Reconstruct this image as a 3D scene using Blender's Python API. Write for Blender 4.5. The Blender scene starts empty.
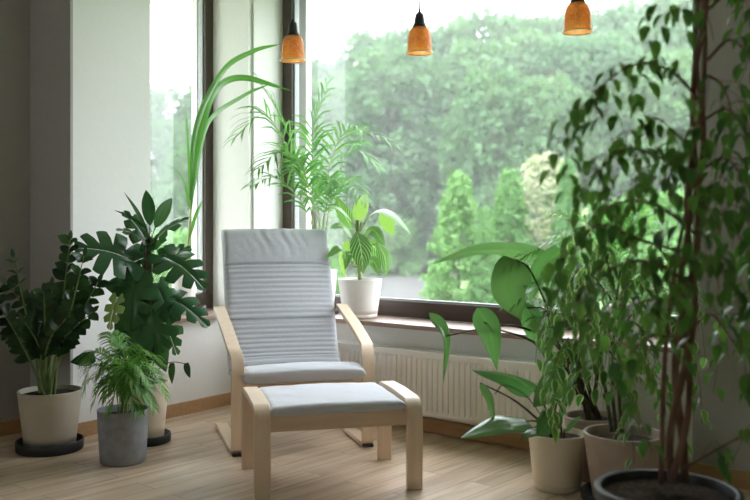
import bpy, math, random
from mathutils import Vector, Matrix
R = random.Random(7)
S = bpy.context.scene
COL = S.collection
PI = math.pi
V = Vector

# ------------------------------------------------------------------ camera frame (photo measurements -> room coordinates)
FPX, HY, EYE = 880.0, 231.0, 1.07
CA, CR, CN = (-.781, 5.588), (.768, -.6406), (.6406, .768)
def pt(px, py, d):
    x = (px-375)/FPX*d - CA[0]; y = d-CA[1]
    return V((x*CR[0]+y*CR[1], x*CN[0]+y*CN[1], EYE-(py-HY)/FPX*d))
CAM = V((4.179, -3.791, EYE)); FWD = V((-.6406, .768, 0)); SIDE = V((.768, .6406, 0)); UP = V((0, 0, 1))
TOCAM = -FWD

# ------------------------------------------------------------------ scene helpers
def empty(name, loc, rz=0):
    o = bpy.data.objects.new(name, None); COL.objects.link(o)
    o.location = loc; o.rotation_euler = (0, 0, rz); o.empty_display_size = .1
    bpy.context.view_layer.update()
    return o
def tag(o, label=None, cat=None, group=None, kind=None):
    if label: o['label'] = label
    if cat: o['category'] = cat
    if group: o['group'] = group
    if kind: o['kind'] = kind
    return o
class MB:
    def __init__(s): s.v = []; s.f = []; s.uv = []; s.rn = []; s.cur = 0.5
    def add(s, vs, fs, uvs=None):
        b = len(s.v); s.v += [tuple(p) for p in vs]
        for k, f in enumerate(fs):
            s.f.append([b+i for i in f])
            s.uv += [uvs[i] for i in f] if uvs else [(0., 0.)]*len(f)
            s.rn.append(s.cur)
        return s
    def build(s, name, mat, parent=None, smooth=True, bevel=0, world=False, sub=0):
        me = bpy.data.meshes.new(name); me.from_pydata(s.v, [], s.f); me.validate(); me.update()
        if len(me.loops) == len(s.uv):
            u = me.uv_layers.new(name='UVMap'); u.data.foreach_set('uv', [c for t in s.uv for c in t])
        if len(me.polygons) == len(s.rn):
            a = me.attributes.new('rnd', 'FLOAT', 'FACE'); a.data.foreach_set('value', s.rn)
        me.polygons.foreach_set('use_smooth', [smooth]*len(me.polygons))
        me.materials.append(mat)
        o = bpy.data.objects.new(name, me); COL.objects.link(o)
        if parent:
            o.parent = parent
            if world: o.matrix_parent_inverse = full(parent).inverted()
        if bevel:
            m = o.modifiers.new('b', 'BEVEL'); m.width = bevel; m.segments = 3; m.limit_method = 'ANGLE'
            m2 = o.modifiers.new('w', 'WEIGHTED_NORMAL'); m2.keep_sharp = True
        if sub:
            m = o.modifiers.new('s', 'SUBSURF'); m.levels = sub; m.render_levels = sub
        return o
def full(o):
    m = o.matrix_basis.copy()
    return (full(o.parent) @ o.matrix_parent_inverse @ m) if o.parent else m
def box(mb, x0, x1, y0, y1, z0, z1, fr=None):
    vs = [(x, y, z) for z in (z0, z1) for y in (y0, y1) for x in (x0, x1)]
    if fr: vs = [fr(*p) for p in vs]
    return mb.add(vs, [(0, 2, 3, 1), (4, 5, 7, 6), (0, 1, 5, 4), (2, 6, 7, 3), (0, 4, 6, 2), (1, 3, 7, 5)])
def tube(mb, pts, rad, n=8, cap=True):
    pts = [V(p) for p in pts]; k = len(pts)
    rs = rad if isinstance(rad, (list, tuple)) else [rad]*k
    vs = []; prev = None
    for i, p in enumerate(pts):
        t = (pts[min(i+1, k-1)]-pts[max(i-1, 0)]).normalized()
        a = prev if prev is not None else (V((1, 0, 0)) if abs(t.x) < .8 else V((0, 1, 0)))
        s_ = (a - t*a.dot(t)).normalized(); prev = s_
        q = t.cross(s_)
        for j in range(n):
            an = 2*PI*j/n; vs.append(p+(s_*math.cos(an)+q*math.sin(an))*rs[i])
    fs = [(i*n+j, i*n+(j+1) % n, (i+1)*n+(j+1) % n, (i+1)*n+j) for i in range(k-1) for j in range(n)]
    if cap: fs += [tuple(range(n-1, -1, -1)), tuple((k-1)*n+j for j in range(n))]
    return mb.add(vs, fs, [(0, i/(k-1)) for i in range(k) for j in range(n)])
def lathe(mb, prof, n=48, c=(0, 0, 0), cap=True):
    vs = []; k = len(prof)
    for r, z in prof:
        for j in range(n):
            a = 2*PI*j/n; vs.append((c[0]+r*math.cos(a), c[1]+r*math.sin(a), c[2]+z))
    fs = [(i*n+j, i*n+(j+1) % n, (i+1)*n+(j+1) % n, (i+1)*n+j) for i in range(k-1) for j in range(n)]
    if cap and prof[0][0] > 1e-4: fs.append(tuple(range(n-1, -1, -1)))
    if cap and prof[-1][0] > 1e-4: fs.append(tuple((k-1)*n+j for j in range(n)))
    return mb.add(vs, fs)
def spline(ps, n):
    ps = [V(p) for p in ps]
    if len(ps) == 2: return [ps[0].lerp(ps[1], i/n) for i in range(n+1)]
    q = [ps[0]*2-ps[1]]+ps+[ps[-1]*2-ps[-2]]
    out = []
    for i in range(n+1):
        u = i/n*(len(ps)-1); k = min(int(u), len(ps)-2); t = u-k
        a, b, c, d = q[k:k+4]
        out.append(.5*((2*b)+(c-a)*t+(2*a-5*b+4*c-d)*t*t+(3*b-a-3*c+d)*t**3))
    return out
# leaf outlines: half width along the length
OVAL = lambda t: max(0, math.sin(PI*min(1, t**.85)))**.8
LANCE = lambda t: max(0, math.sin(PI*t**.7))**.9*(1-.25*t)
STRAP = lambda t: min(1, .35+2.2*t)*max(0, 1-t**3)**.8
HEART = lambda t: (max(0, math.sin(PI*(t*.86+.14)))**.75)*(1-.45*t)*1.25 if t < 1 else 0
THIN = lambda t: min(1, .3+3*t)*(1-t)**.6
def blade(mb, pts, w, prof=OVAL, up=UP, fold=.25, n=10, wav=0., rnd=None, cross=1):
    """one leaf: pts run from the petiole to the tip, w is the half width, up the way the upper face looks"""
    mb.cur = R.random() if rnd is None else rnd
    c = spline(pts, n); vs = []; uv = []
    ph = R.random()*6
    m = 2*cross+1
    for i, p in enumerate(c):
        t = i/n; tan = (c[min(i+1, n)]-c[max(i-1, 0)]).normalized()
        s_ = tan.cross(up)
        if s_.length < 1e-4: s_ = tan.cross(V((.3, .5, .8)))
        s_.normalize(); nn = s_.cross(tan).normalized()
        ww = w*prof(t) if i else w*prof(.001)
        if i == n: ww = w*.02
        for j in range(m):
            u = (j-cross)/cross
            lift = math.sin(fold)*abs(u)-.18*u*u*cross/2 + wav*math.sin(ph+t*9+u)*abs(u)
            vs.append(p+s_*(ww*u*math.cos(fold))+nn*(ww*lift)); uv.append((.5+.5*u, t))
    fs = [(i*m+j, i*m+j+1, (i+1)*m+j+1, (i+1)*m+j) for i in range(n) for j in range(m-1)]
    mb.add(vs, fs, uv)
def monstera(mb, base, tip, w, up, k=5, droop=.25, rnd=None):
    """split leaf: lobes run from the midrib to the rim with deep slits between"""
    mb.cur = R.random() if rnd is None else rnd
    base, tip = V(base), V(tip); L = (tip-base).length
    ax = (tip-base).normalized(); s_ = ax.cross(up).normalized(); nn = s_.cross(ax).normalized()
    def P(a, b):   # a along, b sideways
        u = a/L; v_ = abs(b)/w
        return base+ax*a+s_*b+nn*(L*droop*(.3*math.sin(PI*max(0, min(1, u)))-.75*max(0, u)**2*.6)-w*droop*v_**2*1.0+w*.10*math.exp(-v_*6)*-1)
    for sg in (-1, 1):
        nt, nq = k*9, 7; vs = []; uv = []; jit = [R.uniform(.88, 1.08) for _ in range(k+1)]
        for i in range(nt+1):
            t = i/nt; f = t*k; j = min(int(f), k-1); e = min(abs(f-round(f)), 1)   # distance to the nearest slit
            slit = max(0, 1-e/.17)**.7 if 0 < round(f) < k else 0
            lob = 1-.18*abs(2*(f-j)-1)**3
            out = w*((math.sin(PI*(.25+.75*t))**.55 if t < 1 else 0)*(1-.28*t)+.02)*lob*jit[j]*(1-.66*slit)
            ang = math.radians(-62+135*t**.8)
            for q in range(nq+1):
                u = q/nq; sw = out*u
                vs.append(P(L*.93*t+math.sin(ang)*sw, sg*(.0008+math.cos(ang)*sw))); uv.append((.5+.5*sg*u, t))
        m = nq+1
        mb.add(vs, [((i*m+q, i*m+q+1, (i+1)*m+q+1, (i+1)*m+q) if sg > 0 else (i*m+q, (i+1)*m+q, (i+1)*m+q+1, i*m+q+1)) for i in range(nt) for q in range(nq)], uv)
def frond(fo, st, pts, ll, n=26, w=.006, start=.25, spread=1.0, droop=.35, r=.003, asym=0, up=UP):
    """feather leaf: a stalk with two rows of narrow leaflets"""
    m = 24; c = spline(pts, m)
    tube(st, c, [r*(1-.75*i/m) for i in range(m+1)], 5)
    for i in range(n):
        t = start+(1-start)*(i+.5)/n; k = min(int(t*m), m-1)
        p = c[k].lerp(c[k+1], t*m-k); tan = (c[k+1]-c[k]).normalized()
        s_ = tan.cross(up); s_ = s_.normalized() if s_.length > 1e-3 else V((1, 0, 0))
        nn = s_.cross(tan).normalized()
        q = (t-start)/(1-start); L = ll*(math.sin(PI*(.12+.8*q))**.6)*R.uniform(.88, 1.08)
        for sg in (-1, 1):
            d = (s_*sg*spread+tan*(.55+.9*q)+nn*(.18+R.uniform(-.22, .2))+V((R.uniform(-.2, .2), R.uniform(-.2, .2), R.uniform(-.15, .1)))).normalized()
            e = p+d*L*.55; f = e+(d*.75+V((0, 0, -droop*1.4))).normalized()*L*.45
            blade(fo, [p, e, f], w*R.uniform(.8, 1.1), THIN, up=nn, fold=.3, n=4)

# ------------------------------------------------------------------ materials
def mat(name, col, rough=.5, spec=.5, metal=0):
    m = bpy.data.materials.new(name); m.use_nodes = True
    b = m.node_tree.nodes['Principled BSDF']
    b.inputs['Base Color'].default_value = (*col, 1); b.inputs['Roughness'].default_value = rough
    b.inputs['Specular IOR Level'].default_value = spec; b.inputs['Metallic'].default_value = metal
    return m
class N:
    def __init__(s, m): s.m = m; s.t = m.node_tree; s.b = s.t.nodes['Principled BSDF']
    def n(s, typ, **kw):
        x = s.t.nodes.new(typ)
        for k, v_ in kw.items():
            if k in x.inputs: x.inputs[k].default_value = v_
            else: setattr(x, k, v_)
        return x
    def l(s, a, b): s.t.links.new(a, b)
    def ramp(s, fac, stops):
        r = s.t.nodes.new('ShaderNodeValToRGB'); e = r.color_ramp.elements
        while len(e) < len(stops): e.new(.5)
        for i, (p, c) in enumerate(stops): e[i].position = p; e[i].color = (*c, 1)
        s.l(fac, r.inputs['Fac']); return r
    def bump(s, h, strength=.2, dist=.002):
        b = s.n('ShaderNodeBump'); b.inputs['Strength'].default_value = strength; b.inputs['Distance'].default_value = dist
        s.l(h, b.inputs['Height']); s.l(b.outputs[0], s.b.inputs['Normal'])
def noisy(name, c0, c1, scale, rough=.6, bump=.1, spec=.4, stretch=None, detail=4, dist=.002):
    m = mat(name, c0, rough, spec); w = N(m)
    tc = w.n('ShaderNodeTexCoord'); mp = w.n('ShaderNodeMapping')
    if stretch: mp.inputs['Scale'].default_value = stretch
    w.l(tc.outputs['Object'], mp.inputs[0])
    nz = w.n('ShaderNodeTexNoise'); nz.inputs['Scale'].default_value = scale; nz.inputs['Detail'].default_value = detail
    w.l(mp.outputs[0], nz.inputs['Vector'])
    rp = w.ramp(nz.outputs['Fac'], [(.3, c0), (.7, c1)]); w.l(rp.outputs[0], w.b.inputs['Base Color'])
    if bump: w.bump(nz.outputs['Fac'], bump, dist)
    return m
def leafmat(name, dark, light, trans=.35, rough=.35, vein=None, vari=None, spec=.5, edge=None, obj=False):
    """vein: pale midrib and side veins; vari: (colour, amount) pale blotches; edge: pale rim"""
    m = mat(name, dark, rough, spec); w = N(m)
    at = w.n('ShaderNodeAttribute'); at.attribute_name = 'rnd'
    fac = at.outputs['Fac']
    if obj:
        oi = w.n('ShaderNodeObjectInfo'); mx = w.n('ShaderNodeMath', operation='MULTIPLY_ADD')
        w.l(at.outputs['Fac'], mx.inputs[0]); mx.inputs[1].default_value = .45
        m2 = w.n('ShaderNodeMath', operation='MULTIPLY'); m2.inputs[1].default_value = .55
        w.l(oi.outputs['Random'], m2.inputs[0]); w.l(m2.outputs[0], mx.inputs[2]); fac = mx.outputs[0]
    rp = w.ramp(fac, [(0., dark), (1., light)]); col = rp.outputs[0]
    uv = w.n('ShaderNodeUVMap'); uv.uv_map = 'UVMap'
    sx = w.n('ShaderNodeSeparateXYZ'); w.l(uv.outputs[0], sx.inputs[0])
    ce = w.n('ShaderNodeMath', operation='SUBTRACT'); w.l(sx.outputs[0], ce.inputs[0]); ce.inputs[1].default_value = .5
    ab = w.n('ShaderNodeMath', operation='ABSOLUTE'); w.l(ce.outputs[0], ab.inputs[0])   # 0 midrib .. .5 rim
    def over(col, mask, c):
        mx = w.n('ShaderNodeMix'); mx.data_type = 'RGBA'; w.l(mask, mx.inputs['Factor']); w.l(col, mx.inputs['A'])
        mx.inputs['B'].default_value = (*c, 1); return mx.outputs['Result']
    if vari:
        tc = w.n('ShaderNodeTexCoord'); nz = w.n('ShaderNodeTexNoise'); nz.inputs['Scale'].default_value = vari[2]
        w.l(tc.outputs['Object'], nz.inputs['Vector'])
        a = w.n('ShaderNodeMath', operation='MULTIPLY_ADD'); w.l(ab.outputs[0], a.inputs[0]); a.inputs[1].default_value = vari[3]; w.l(nz.outputs['Fac'], a.inputs[2])
        mr = w.n('ShaderNodeMapRange'); w.l(a.outputs[0], mr.inputs['Value']); mr.inputs['From Min'].default_value = vari[1]; mr.inputs['From Max'].default_value = vari[1]+.08
        col = over(col, mr.outputs[0], vari[0])
    if vein:
        v1 = w.n('ShaderNodeMath', operation='MULTIPLY_ADD'); w.l(ab.outputs[0], v1.inputs[0]); v1.inputs[1].default_value = -.9; w.l(sx.outputs[1], v1.inputs[2])
        v2 = w.n('ShaderNodeMath', operation='MULTIPLY'); w.l(v1.outputs[0], v2.inputs[0]); v2.inputs[1].default_value = vein[1]*2*PI
        v3 = w.n('ShaderNodeMath', operation='SINE'); w.l(v2.outputs[0], v3.inputs[0])
        r1 = w.n('ShaderNodeMapRange'); w.l(v3.outputs[0], r1.inputs['Value']); r1.inputs['From Min'].default_value = vein[2]; r1.inputs['From Max'].default_value = 1.; r1.inputs['To Max'].default_value = vein[3]
        col = over(col, r1.outputs[0], vein[0])
        r2 = w.n('ShaderNodeMapRange'); w.l(ab.outputs[0], r2.inputs['Value']); r2.inputs['From Min'].default_value = .03; r2.inputs['From Max'].default_value = .012
        col = over(col, r2.outputs[0], vein[0])
    if edge:
        r3 = w.n('ShaderNodeMapRange'); w.l(ab.outputs[0], r3.inputs['Value']); r3.inputs['From Min'].default_value = edge[1]; r3.inputs['From Max'].default_value = edge[1]+.05
        col = over(col, r3.outputs[0], edge[0])
    w.l(col, w.b.inputs['Base Color'])
    tr = w.n('ShaderNodeBsdfTranslucent'); g = w.n('ShaderNodeMix'); g.data_type = 'RGBA'; g.blend_type = 'MULTIPLY'; g.inputs['Factor'].default_value = 1
    w.l(col, g.inputs['A']); g.inputs['B'].default_value = (1.3, 1.45, .8, 1); w.l(g.outputs['Result'], tr.inputs['Color'])
    ms = w.n('ShaderNodeMixShader'); ms.inputs[0].default_value = trans
    w.l(w.b.outputs[0], ms.inputs[1]); w.l(tr.outputs[0], ms.inputs[2])
    w.l(ms.outputs[0], w.t.nodes['Material Output'].inputs['Surface'])
    return m
def wood(name, c0, c1, axis, rough=.45, scale=6):
    st = [14, 14, 14]; st[axis] = .9
    return noisy(name, c0, c1, scale, rough, .06, .35, tuple(st), 5, .001)

M = {}
M['paint'] = noisy('wall_paint', (.79, .79, .77), (.81, .81, .79), 40, .85, .03, .2)
M['greige'] = noisy('greige_wall_paint', (.43, .415, .40), (.45, .435, .42), 40, .85, .03, .2)
M['ceiling'] = mat('ceiling_paint', (.85, .85, .83), .9)
M['outwall'] = mat('white_render', (.85, .86, .86), .8)
M['frame'] = wood('dark_brown_frame', (.062, .045, .038), (.085, .062, .050), 0, .42)
M['bead'] = mat('grey_seal', (.33, .35, .36), .5)
M['sill'] = wood('sill_veneer', (.26, .17, .125), (.33, .22, .165), 0, .4)
M['sill'].node_tree.nodes['Principled BSDF'].inputs['Coat Weight'].default_value = 1; M['sill'].node_tree.nodes['Principled BSDF'].inputs['Coat Roughness'].default_value = .38
M['base'] = wood('oak_skirting', (.40, .24, .12), (.50, .32, .17), 0, .4)
M['birch'] = wood('birch_plywood', (.74, .57, .43), (.82, .66, .51), 2, .4, 3)
M['birchside'] = wood('birch_rail', (.64, .47, .33), (.74, .57, .42), 0, .4, 3)
M['radiator'] = mat('radiator_enamel', (.86, .84, .81), .35)
M['black'] = mat('black_plastic', (.018, .019, .022), .45)
M['blackpot'] = noisy('black_ceramic', (.020, .021, .024), (.035, .036, .04), 30, .42, .05)
M['cream'] = noisy('cream_ceramic', (.76, .66, .53), (.80, .70, .57), 12, .42, .02)
M['beige'] = noisy('beige_ceramic', (.50, .45, .36), (.55, .50, .40), 9, .5, .02)
M['white'] = mat('white_ceramic', (.89, .88, .85), .35)
M['concrete'] = noisy('grey_concrete', (.22, .23, .25), (.30, .31, .33), 22, .75, .12)
M['pink'] = noisy('pinkish_clay', (.42, .33, .28), (.48, .38, .32), 15, .5, .04)
M['soil'] = noisy('potting_soil', (.012, .008, .006), (.075, .05, .035), 60, .95, .9, .2, None, 6, .01)
M['coir'] = noisy('coir_fibre', (.10, .055, .035), (.22, .13, .085), 60, .95, 1.0, .1, None, 6, .01)
M['stem'] = noisy('green_stem', (.13, .20, .055), (.18, .26, .08), 30, .5, 0)
M['palmstem'] = noisy('palm_stem', (.22, .30, .09), (.33, .38, .14), 30, .45, 0)
M['darkstem'] = noisy('dark_stem', (.045, .04, .022), (.08, .09, .03), 40, .5, 0)
M['bark'] = noisy('fig_bark', (.12, .065, .045), (.25, .15, .105), 18, .8, .4, .2, (1, 1, .3))
M['outbark'] = noisy('tree_bark', (.05, .04, .03), (.12, .10, .08), 8, .9, .3, .1)
M['zz'] = leafmat('zz_leaf', (.016, .045, .018), (.040, .105, .030), .18, .25)
M['monstera'] = leafmat('monstera_leaf', (.026, .085, .040), (.065, .17, .06), .25, .24, vein=((.05, .12, .05), 6, .93, .4))
M['younghue'] = leafmat('young_leaf', (.28, .42, .14), (.36, .50, .18), .35, .4)
M['fern'] = leafmat('parlour_palm_leaf', (.07, .21, .035), (.19, .42, .08), .35, .45)
M['areca'] = leafmat('areca_leaf', (.06, .20, .06), (.17, .38, .12), .4, .35)
M['strap'] = leafmat('strap_leaf', (.06, .19, .035), (.10, .26, .05), .4, .35, vein=((.16, .34, .09), .01, 2., 0))
M['dieff'] = leafmat('dieffenbachia_leaf', (.05, .17, .05), (.09, .25, .06), .35, .3, vein=((.50, .62, .36), 7, .35, .8), vari=((.42, .56, .30), .66, 60, -.25))
M['dieffpale'] = leafmat('pale_dieffenbachia_leaf', (.26, .42, .13), (.34, .50, .18), .35, .35)
M['philo'] = leafmat('broad_leaf', (.07, .18, .075), (.15, .30, .13), .36, .24, vein=((.13, .30, .09), 8, .9, .35))
M['ficus'] = leafmat('fig_leaf', (.045, .125, .035), (.12, .26, .065), .42, .35, edge=((.24, .31, .15), .44))
M['varieg'] = leafmat('variegated_fig_leaf', (.05, .17, .045), (.13, .31, .08), .4, .35, edge=((.50, .58, .34), .33), vari=((.46, .55, .32), .80, 45, .5))
M['thuja'] = leafmat('thuja_leaf', (.085, .185, .07), (.165, .30, .11), .3, .8, spec=.1, obj=True)
M['palebush'] = leafmat('pale_bush_leaf', (.17, .22, .12), (.42, .42, .33), .3, .8, spec=.1)
M['far'] = leafmat('far_tree_leaf', (.065, .135, .07), (.125, .215, .105), .3, .9, spec=.1, obj=True)
M['lawn'] = noisy('lawn', (.10, .16, .06), (.16, .23, .09), 3, .95, 0, .1)
M['gravel'] = noisy('gravel', (.07, .07, .066), (.10, .10, .095), 12, .95, 0, .1)

def fabric():
    m = mat('grey_cushion_fabric', (.40, .41, .44), .9, .15); w = N(m)
    w.b.inputs['Sheen Weight'].default_value = .3
    tc = w.n('ShaderNodeTexCoord'); nz = w.n('ShaderNodeTexNoise'); nz.inputs['Scale'].default_value = 700; w.l(tc.outputs['Object'], nz.inputs['Vector'])
    n2 = w.n('ShaderNodeTexNoise'); n2.inputs['Scale'].default_value = 14; n2.inputs['Detail'].default_value = 3; w.l(tc.outputs['Object'], n2.inputs['Vector'])
    rp = w.ramp(nz.outputs['Fac'], [(.3, (.55, .56, .62)), (.7, (.68, .69, .75))]); w.l(rp.outputs[0], w.b.inputs['Base Color'])
    ad = w.n('ShaderNodeMath', operation='MULTIPLY_ADD'); w.l(n2.outputs['Fac'], ad.inputs[0]); ad.inputs[1].default_value = 4.; w.l(nz.outputs['Fac'], ad.inputs[2])
    w.bump(ad.outputs[0], .5, .0025)
    return m
M['fabric'] = fabric()
def floor_mat():
    m = mat('oak_floor', (.5, .4, .3), .38, .4); w = N(m)
    tc = w.n('ShaderNodeTexCoord'); mp = w.n('ShaderNodeMapping'); mp.inputs['Rotation'].default_value = (0, 0, PI/2+.02)
    w.l(tc.outputs['Object'], mp.inputs[0])
    br = w.n('ShaderNodeTexBrick'); br.offset = .37; br.inputs['Scale'].default_value = 1; br.inputs['Brick Width'].default_value = .95; br.inputs['Row Height'].default_value = .13
    br.inputs['Mortar Size'].default_value = .0016; br.inputs['Mortar Smooth'].default_value = .3; br.inputs['Bias'].default_value = 0
    br.inputs['Color1'].default_value = (0, 0, 0, 1); br.inputs['Color2'].default_value = (1, 1, 1, 1); br.inputs['Mortar'].default_value = (.5, .5, .5, 1)
    w.l(mp.outputs[0], br.inputs['Vector'])
    m2 = w.n('ShaderNodeMapping'); m2.inputs['Scale'].default_value = (1.3, 16, 1); w.l(mp.outputs[0], m2.inputs[0])
    ad = w.n('ShaderNodeVectorMath', operation='ADD'); w.l(m2.outputs[0], ad.inputs[0])
    sc = w.n('ShaderNodeVectorMath', operation='SCALE'); sc.inputs['Scale'].default_value = 9; w.l(br.outputs['Color'], sc.inputs[0]); w.l(sc.outputs[0], ad.inputs[1])
    nz = w.n('ShaderNodeTexNoise'); nz.inputs['Scale'].default_value = 1.6; nz.inputs['Detail'].default_value = 6; nz.inputs['Distortion'].default_value = .6; w.l(ad.outputs[0], nz.inputs['Vector'])
    rp = w.ramp(nz.outputs['Fac'], [(.25, (.36, .25, .165)), (.5, (.61, .465, .34)), (.75, (.74, .61, .475))])
    t = w.n('ShaderNodeMix'); t.data_type = 'RGBA'; t.blend_type = 'MULTIPLY'; t.inputs['Factor'].default_value = 1
    r2 = w.ramp(br.outputs['Color'], [(0, (.86, .85, .84)), (1, (1.05, 1.04, 1.02))]); w.l(rp.outputs[0], t.inputs['A']); w.l(r2.outputs[0], t.inputs['B'])
    g = w.n('ShaderNodeMix'); g.data_type = 'RGBA'; w.l(br.outputs['Fac'], g.inputs['Factor']); w.l(t.outputs['Result'], g.inputs['A']); g.inputs['B'].default_value = (.20, .14, .09, 1)
    w.l(g.outputs['Result'], w.b.inputs['Base Color'])
    rr = w.n('ShaderNodeMapRange'); w.l(nz.outputs['Fac'], rr.inputs['Value']); rr.inputs['To Min'].default_value = .30; rr.inputs['To Max'].default_value = .48
    w.l(rr.outputs[0], w.b.inputs['Roughness']); w.bump(br.outputs['Fac'], -.3, .001)
    return m
M['floor'] = floor_mat()
def glass():
    m = mat('window_glass', (1, 1, 1)); w = N(m)
    tr = w.n('ShaderNodeBsdfTransparent'); tr.inputs[0].default_value = (.93, .96, .95, 1)
    gl = w.n('ShaderNodeBsdfGlossy'); gl.inputs['Roughness'].default_value = .0
    fr = w.n('ShaderNodeFresnel'); ge = w.n('ShaderNodeNewGeometry'); io = w.n('ShaderNodeMapRange')
    io.inputs['To Min'].default_value = 1.5; io.inputs['To Max'].default_value = 1/1.5
    w.l(ge.outputs['Backfacing'], io.inputs['Value']); w.l(io.outputs[0], fr.inputs[0])
    df = w.n('ShaderNodeBsdfTranslucent'); df.inputs[0].default_value = (.95, 1, 1, 1)   # translucent share whitens the view: haze put into the glass
    dm = w.n('ShaderNodeMixShader'); dm.inputs[0].default_value = .02; w.l(tr.outputs[0], dm.inputs[1]); w.l(df.outputs[0], dm.inputs[2])
    mx = w.n('ShaderNodeMixShader'); w.l(fr.outputs[0], mx.inputs[0]); w.l(dm.outputs[0], mx.inputs[1]); w.l(gl.outputs[0], mx.inputs[2])
    w.l(mx.outputs[0], w.t.nodes['Material Output'].inputs['Surface']); w.t.nodes.remove(w.b)
    return m
M['glass'] = glass()
def amber():
    m = mat('amber_mosaic_glass', (.85, .36, .08), .25, .6); w = N(m)
    tc = w.n('ShaderNodeTexCoord'); vo = w.n('ShaderNodeTexVoronoi'); vo.feature = 'DISTANCE_TO_EDGE'; vo.inputs['Scale'].default_value = 85; w.l(tc.outputs['Object'], vo.inputs['Vector'])
    vc = w.n('ShaderNodeTexVoronoi'); vc.inputs['Scale'].default_value = 85; w.l(tc.outputs['Object'], vc.inputs['Vector'])
    se = w.n('ShaderNodeSeparateColor'); w.l(vc.outputs['Color'], se.inputs[0])
    rp = w.ramp(se.outputs[0], [(0, (1., .66, .32)), (1, (1., .88, .62))])
    ed = w.n('ShaderNodeMapRange'); w.l(vo.outputs['Distance'], ed.inputs['Value']); ed.inputs['From Max'].default_value = .12
    mx = w.n('ShaderNodeMix'); mx.data_type = 'RGBA'; w.l(ed.outputs[0], mx.inputs['Factor']); mx.inputs['A'].default_value = (.80, .42, .16, 1); w.l(rp.outputs[0], mx.inputs['B'])
    w.l(mx.outputs['Result'], w.b.inputs['Base Color'])
    tl = w.n('ShaderNodeBsdfTranslucent'); w.l(mx.outputs['Result'], tl.inputs[0])
    tp = w.n('ShaderNodeBsdfTransparent'); w.l(mx.outputs['Result'], tp.inputs[0])
    a = w.n('ShaderNodeMixShader'); a.inputs[0].default_value = .6; w.l(w.b.outputs[0], a.inputs[1]); w.l(tl.outputs[0], a.inputs[2])
    b = w.n('ShaderNodeMixShader'); b.inputs[0].default_value = .5; w.l(a.outputs[0], b.inputs[1]); w.l(tp.outputs[0], b.inputs[2])
    w.l(b.outputs[0], w.t.nodes['Material Output'].inputs['Surface'])
    return m
M['amber'] = amber()
def clear():
    m = mat('clear_glass', (.9, .93, .95), .03)
    m.node_tree.nodes['Principled BSDF'].inputs['Transmission Weight'].default_value = .95
    return m
M['clear'] = clear()
M['rimglass'] = mat('pale_glass_rim', (.93, .80, .62), .2)
M['bulb'] = mat('amber_bulb', (.55, .20, .06), .2)

# ------------------------------------------------------------------ room
RW = lambda u, v_, z: (u, v_, z)
LU, LN = V((.0628, -.998, 0)), V((-.998, -.0628, 0))
LW = lambda u, v_, z: tuple(LU*u+LN*v_+V((0, 0, z)))
CEIL, SILL, HEAD = 2.85, .5425, 2.70
def struct(name, mb, m, parent=None, **k):
    o = mb.build(name, m, parent, smooth=False, **k)
    if not parent: tag(o, kind='structure')
    return o
struct('floor', box(MB(), -1.6, 5.8, -7.8, .2, -.15, 0), M['floor'])
struct('ceiling', box(MB(), -1.6, 5.9, -7.9, .5, CEIL, CEIL+.15), M['ceiling'])
T1, T2 = .40, .45
def wall_open(fr, u0, u1, o0, o1, mb):
    box(mb, u0, u1, 0, T1, 0, SILL, fr); box(mb, u0, u1, 0, T1, HEAD, CEIL, fr)
    if o0 > u0: box(mb, u0, o0, 0, T1, SILL, HEAD, fr)
    if u1 > o1: box(mb, o1, u1, 0, T1, SILL, HEAD, fr)
def skin_open(fr, u0, u1, o0, o1, mb):
    i = .07
    box(mb, u0, u1, T1, T2, -.4, SILL+.06, fr); box(mb, u0, u1, T1, T2, HEAD-.05, CEIL+.15, fr)
    box(mb, u0, o0+i, T1, T2, SILL+.06, HEAD-.05, fr); box(mb, o1-i, u1, T1, T2, SILL+.06, HEAD-.05, fr)
RO = (.018, 2.80); LO = (.03, .81)
w = MB(); wall_open(RW, 0, RO[1], *RO, w); struct('wall_right', w, M['paint'])
w = MB(); box(w, RO[1], 5.75, 0, T1, 0, CEIL); struct('wall_pier', w, M['greige'])
w = MB(); wall_open(LW, 0, 1.31, *LO, w); box(w, 1.31-.3, 1.31, T1, .66, 0, CEIL, LW); struct('wall_left', w, M['paint'])
w = MB(); box(w, -.40, 0, -.0, .40, 0, CEIL, lambda u, v_, z: (u, v_, z)); struct('wall_corner', w, M['paint'])
w = MB(); box(w, 1.31, 8.0, .36, .66, 0, CEIL, LW); struct('wall_alcove', w, M['greige'])
w = MB(); box(w, 1.3101, 1.325, 0.0, .36, 0, CEIL, LW); struct('wall_return', w, M['greige'])
w = MB(); skin_open(RW, -.3, 5.75, *RO, w); struct('wall_exterior', w, M['outwall'])
w = MB(); skin_open(LW, -.3, 1.0, *LO, w); struct('wall_exterior_side', w, M['outwall'])
# the side and the back of the room behind the camera; small window added for fill light
w = MB(); box(w, 5.6, 5.9, -7.8, .2, 0, CEIL); struct('wall_side', w, M['paint'])
w = MB(); BY = -7.5
box(w, -1.6, 5.9, BY-.3, BY, 0, .9); box(w, -1.6, 5.9, BY-.3, BY, 2.3, CEIL); box(w, -1.6, .6, BY-.3, BY, .9, 2.3); box(w, 1.4, 5.9, BY-.3, BY, .9, 2.3)
struct('wall_back', w, M['paint'])

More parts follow.
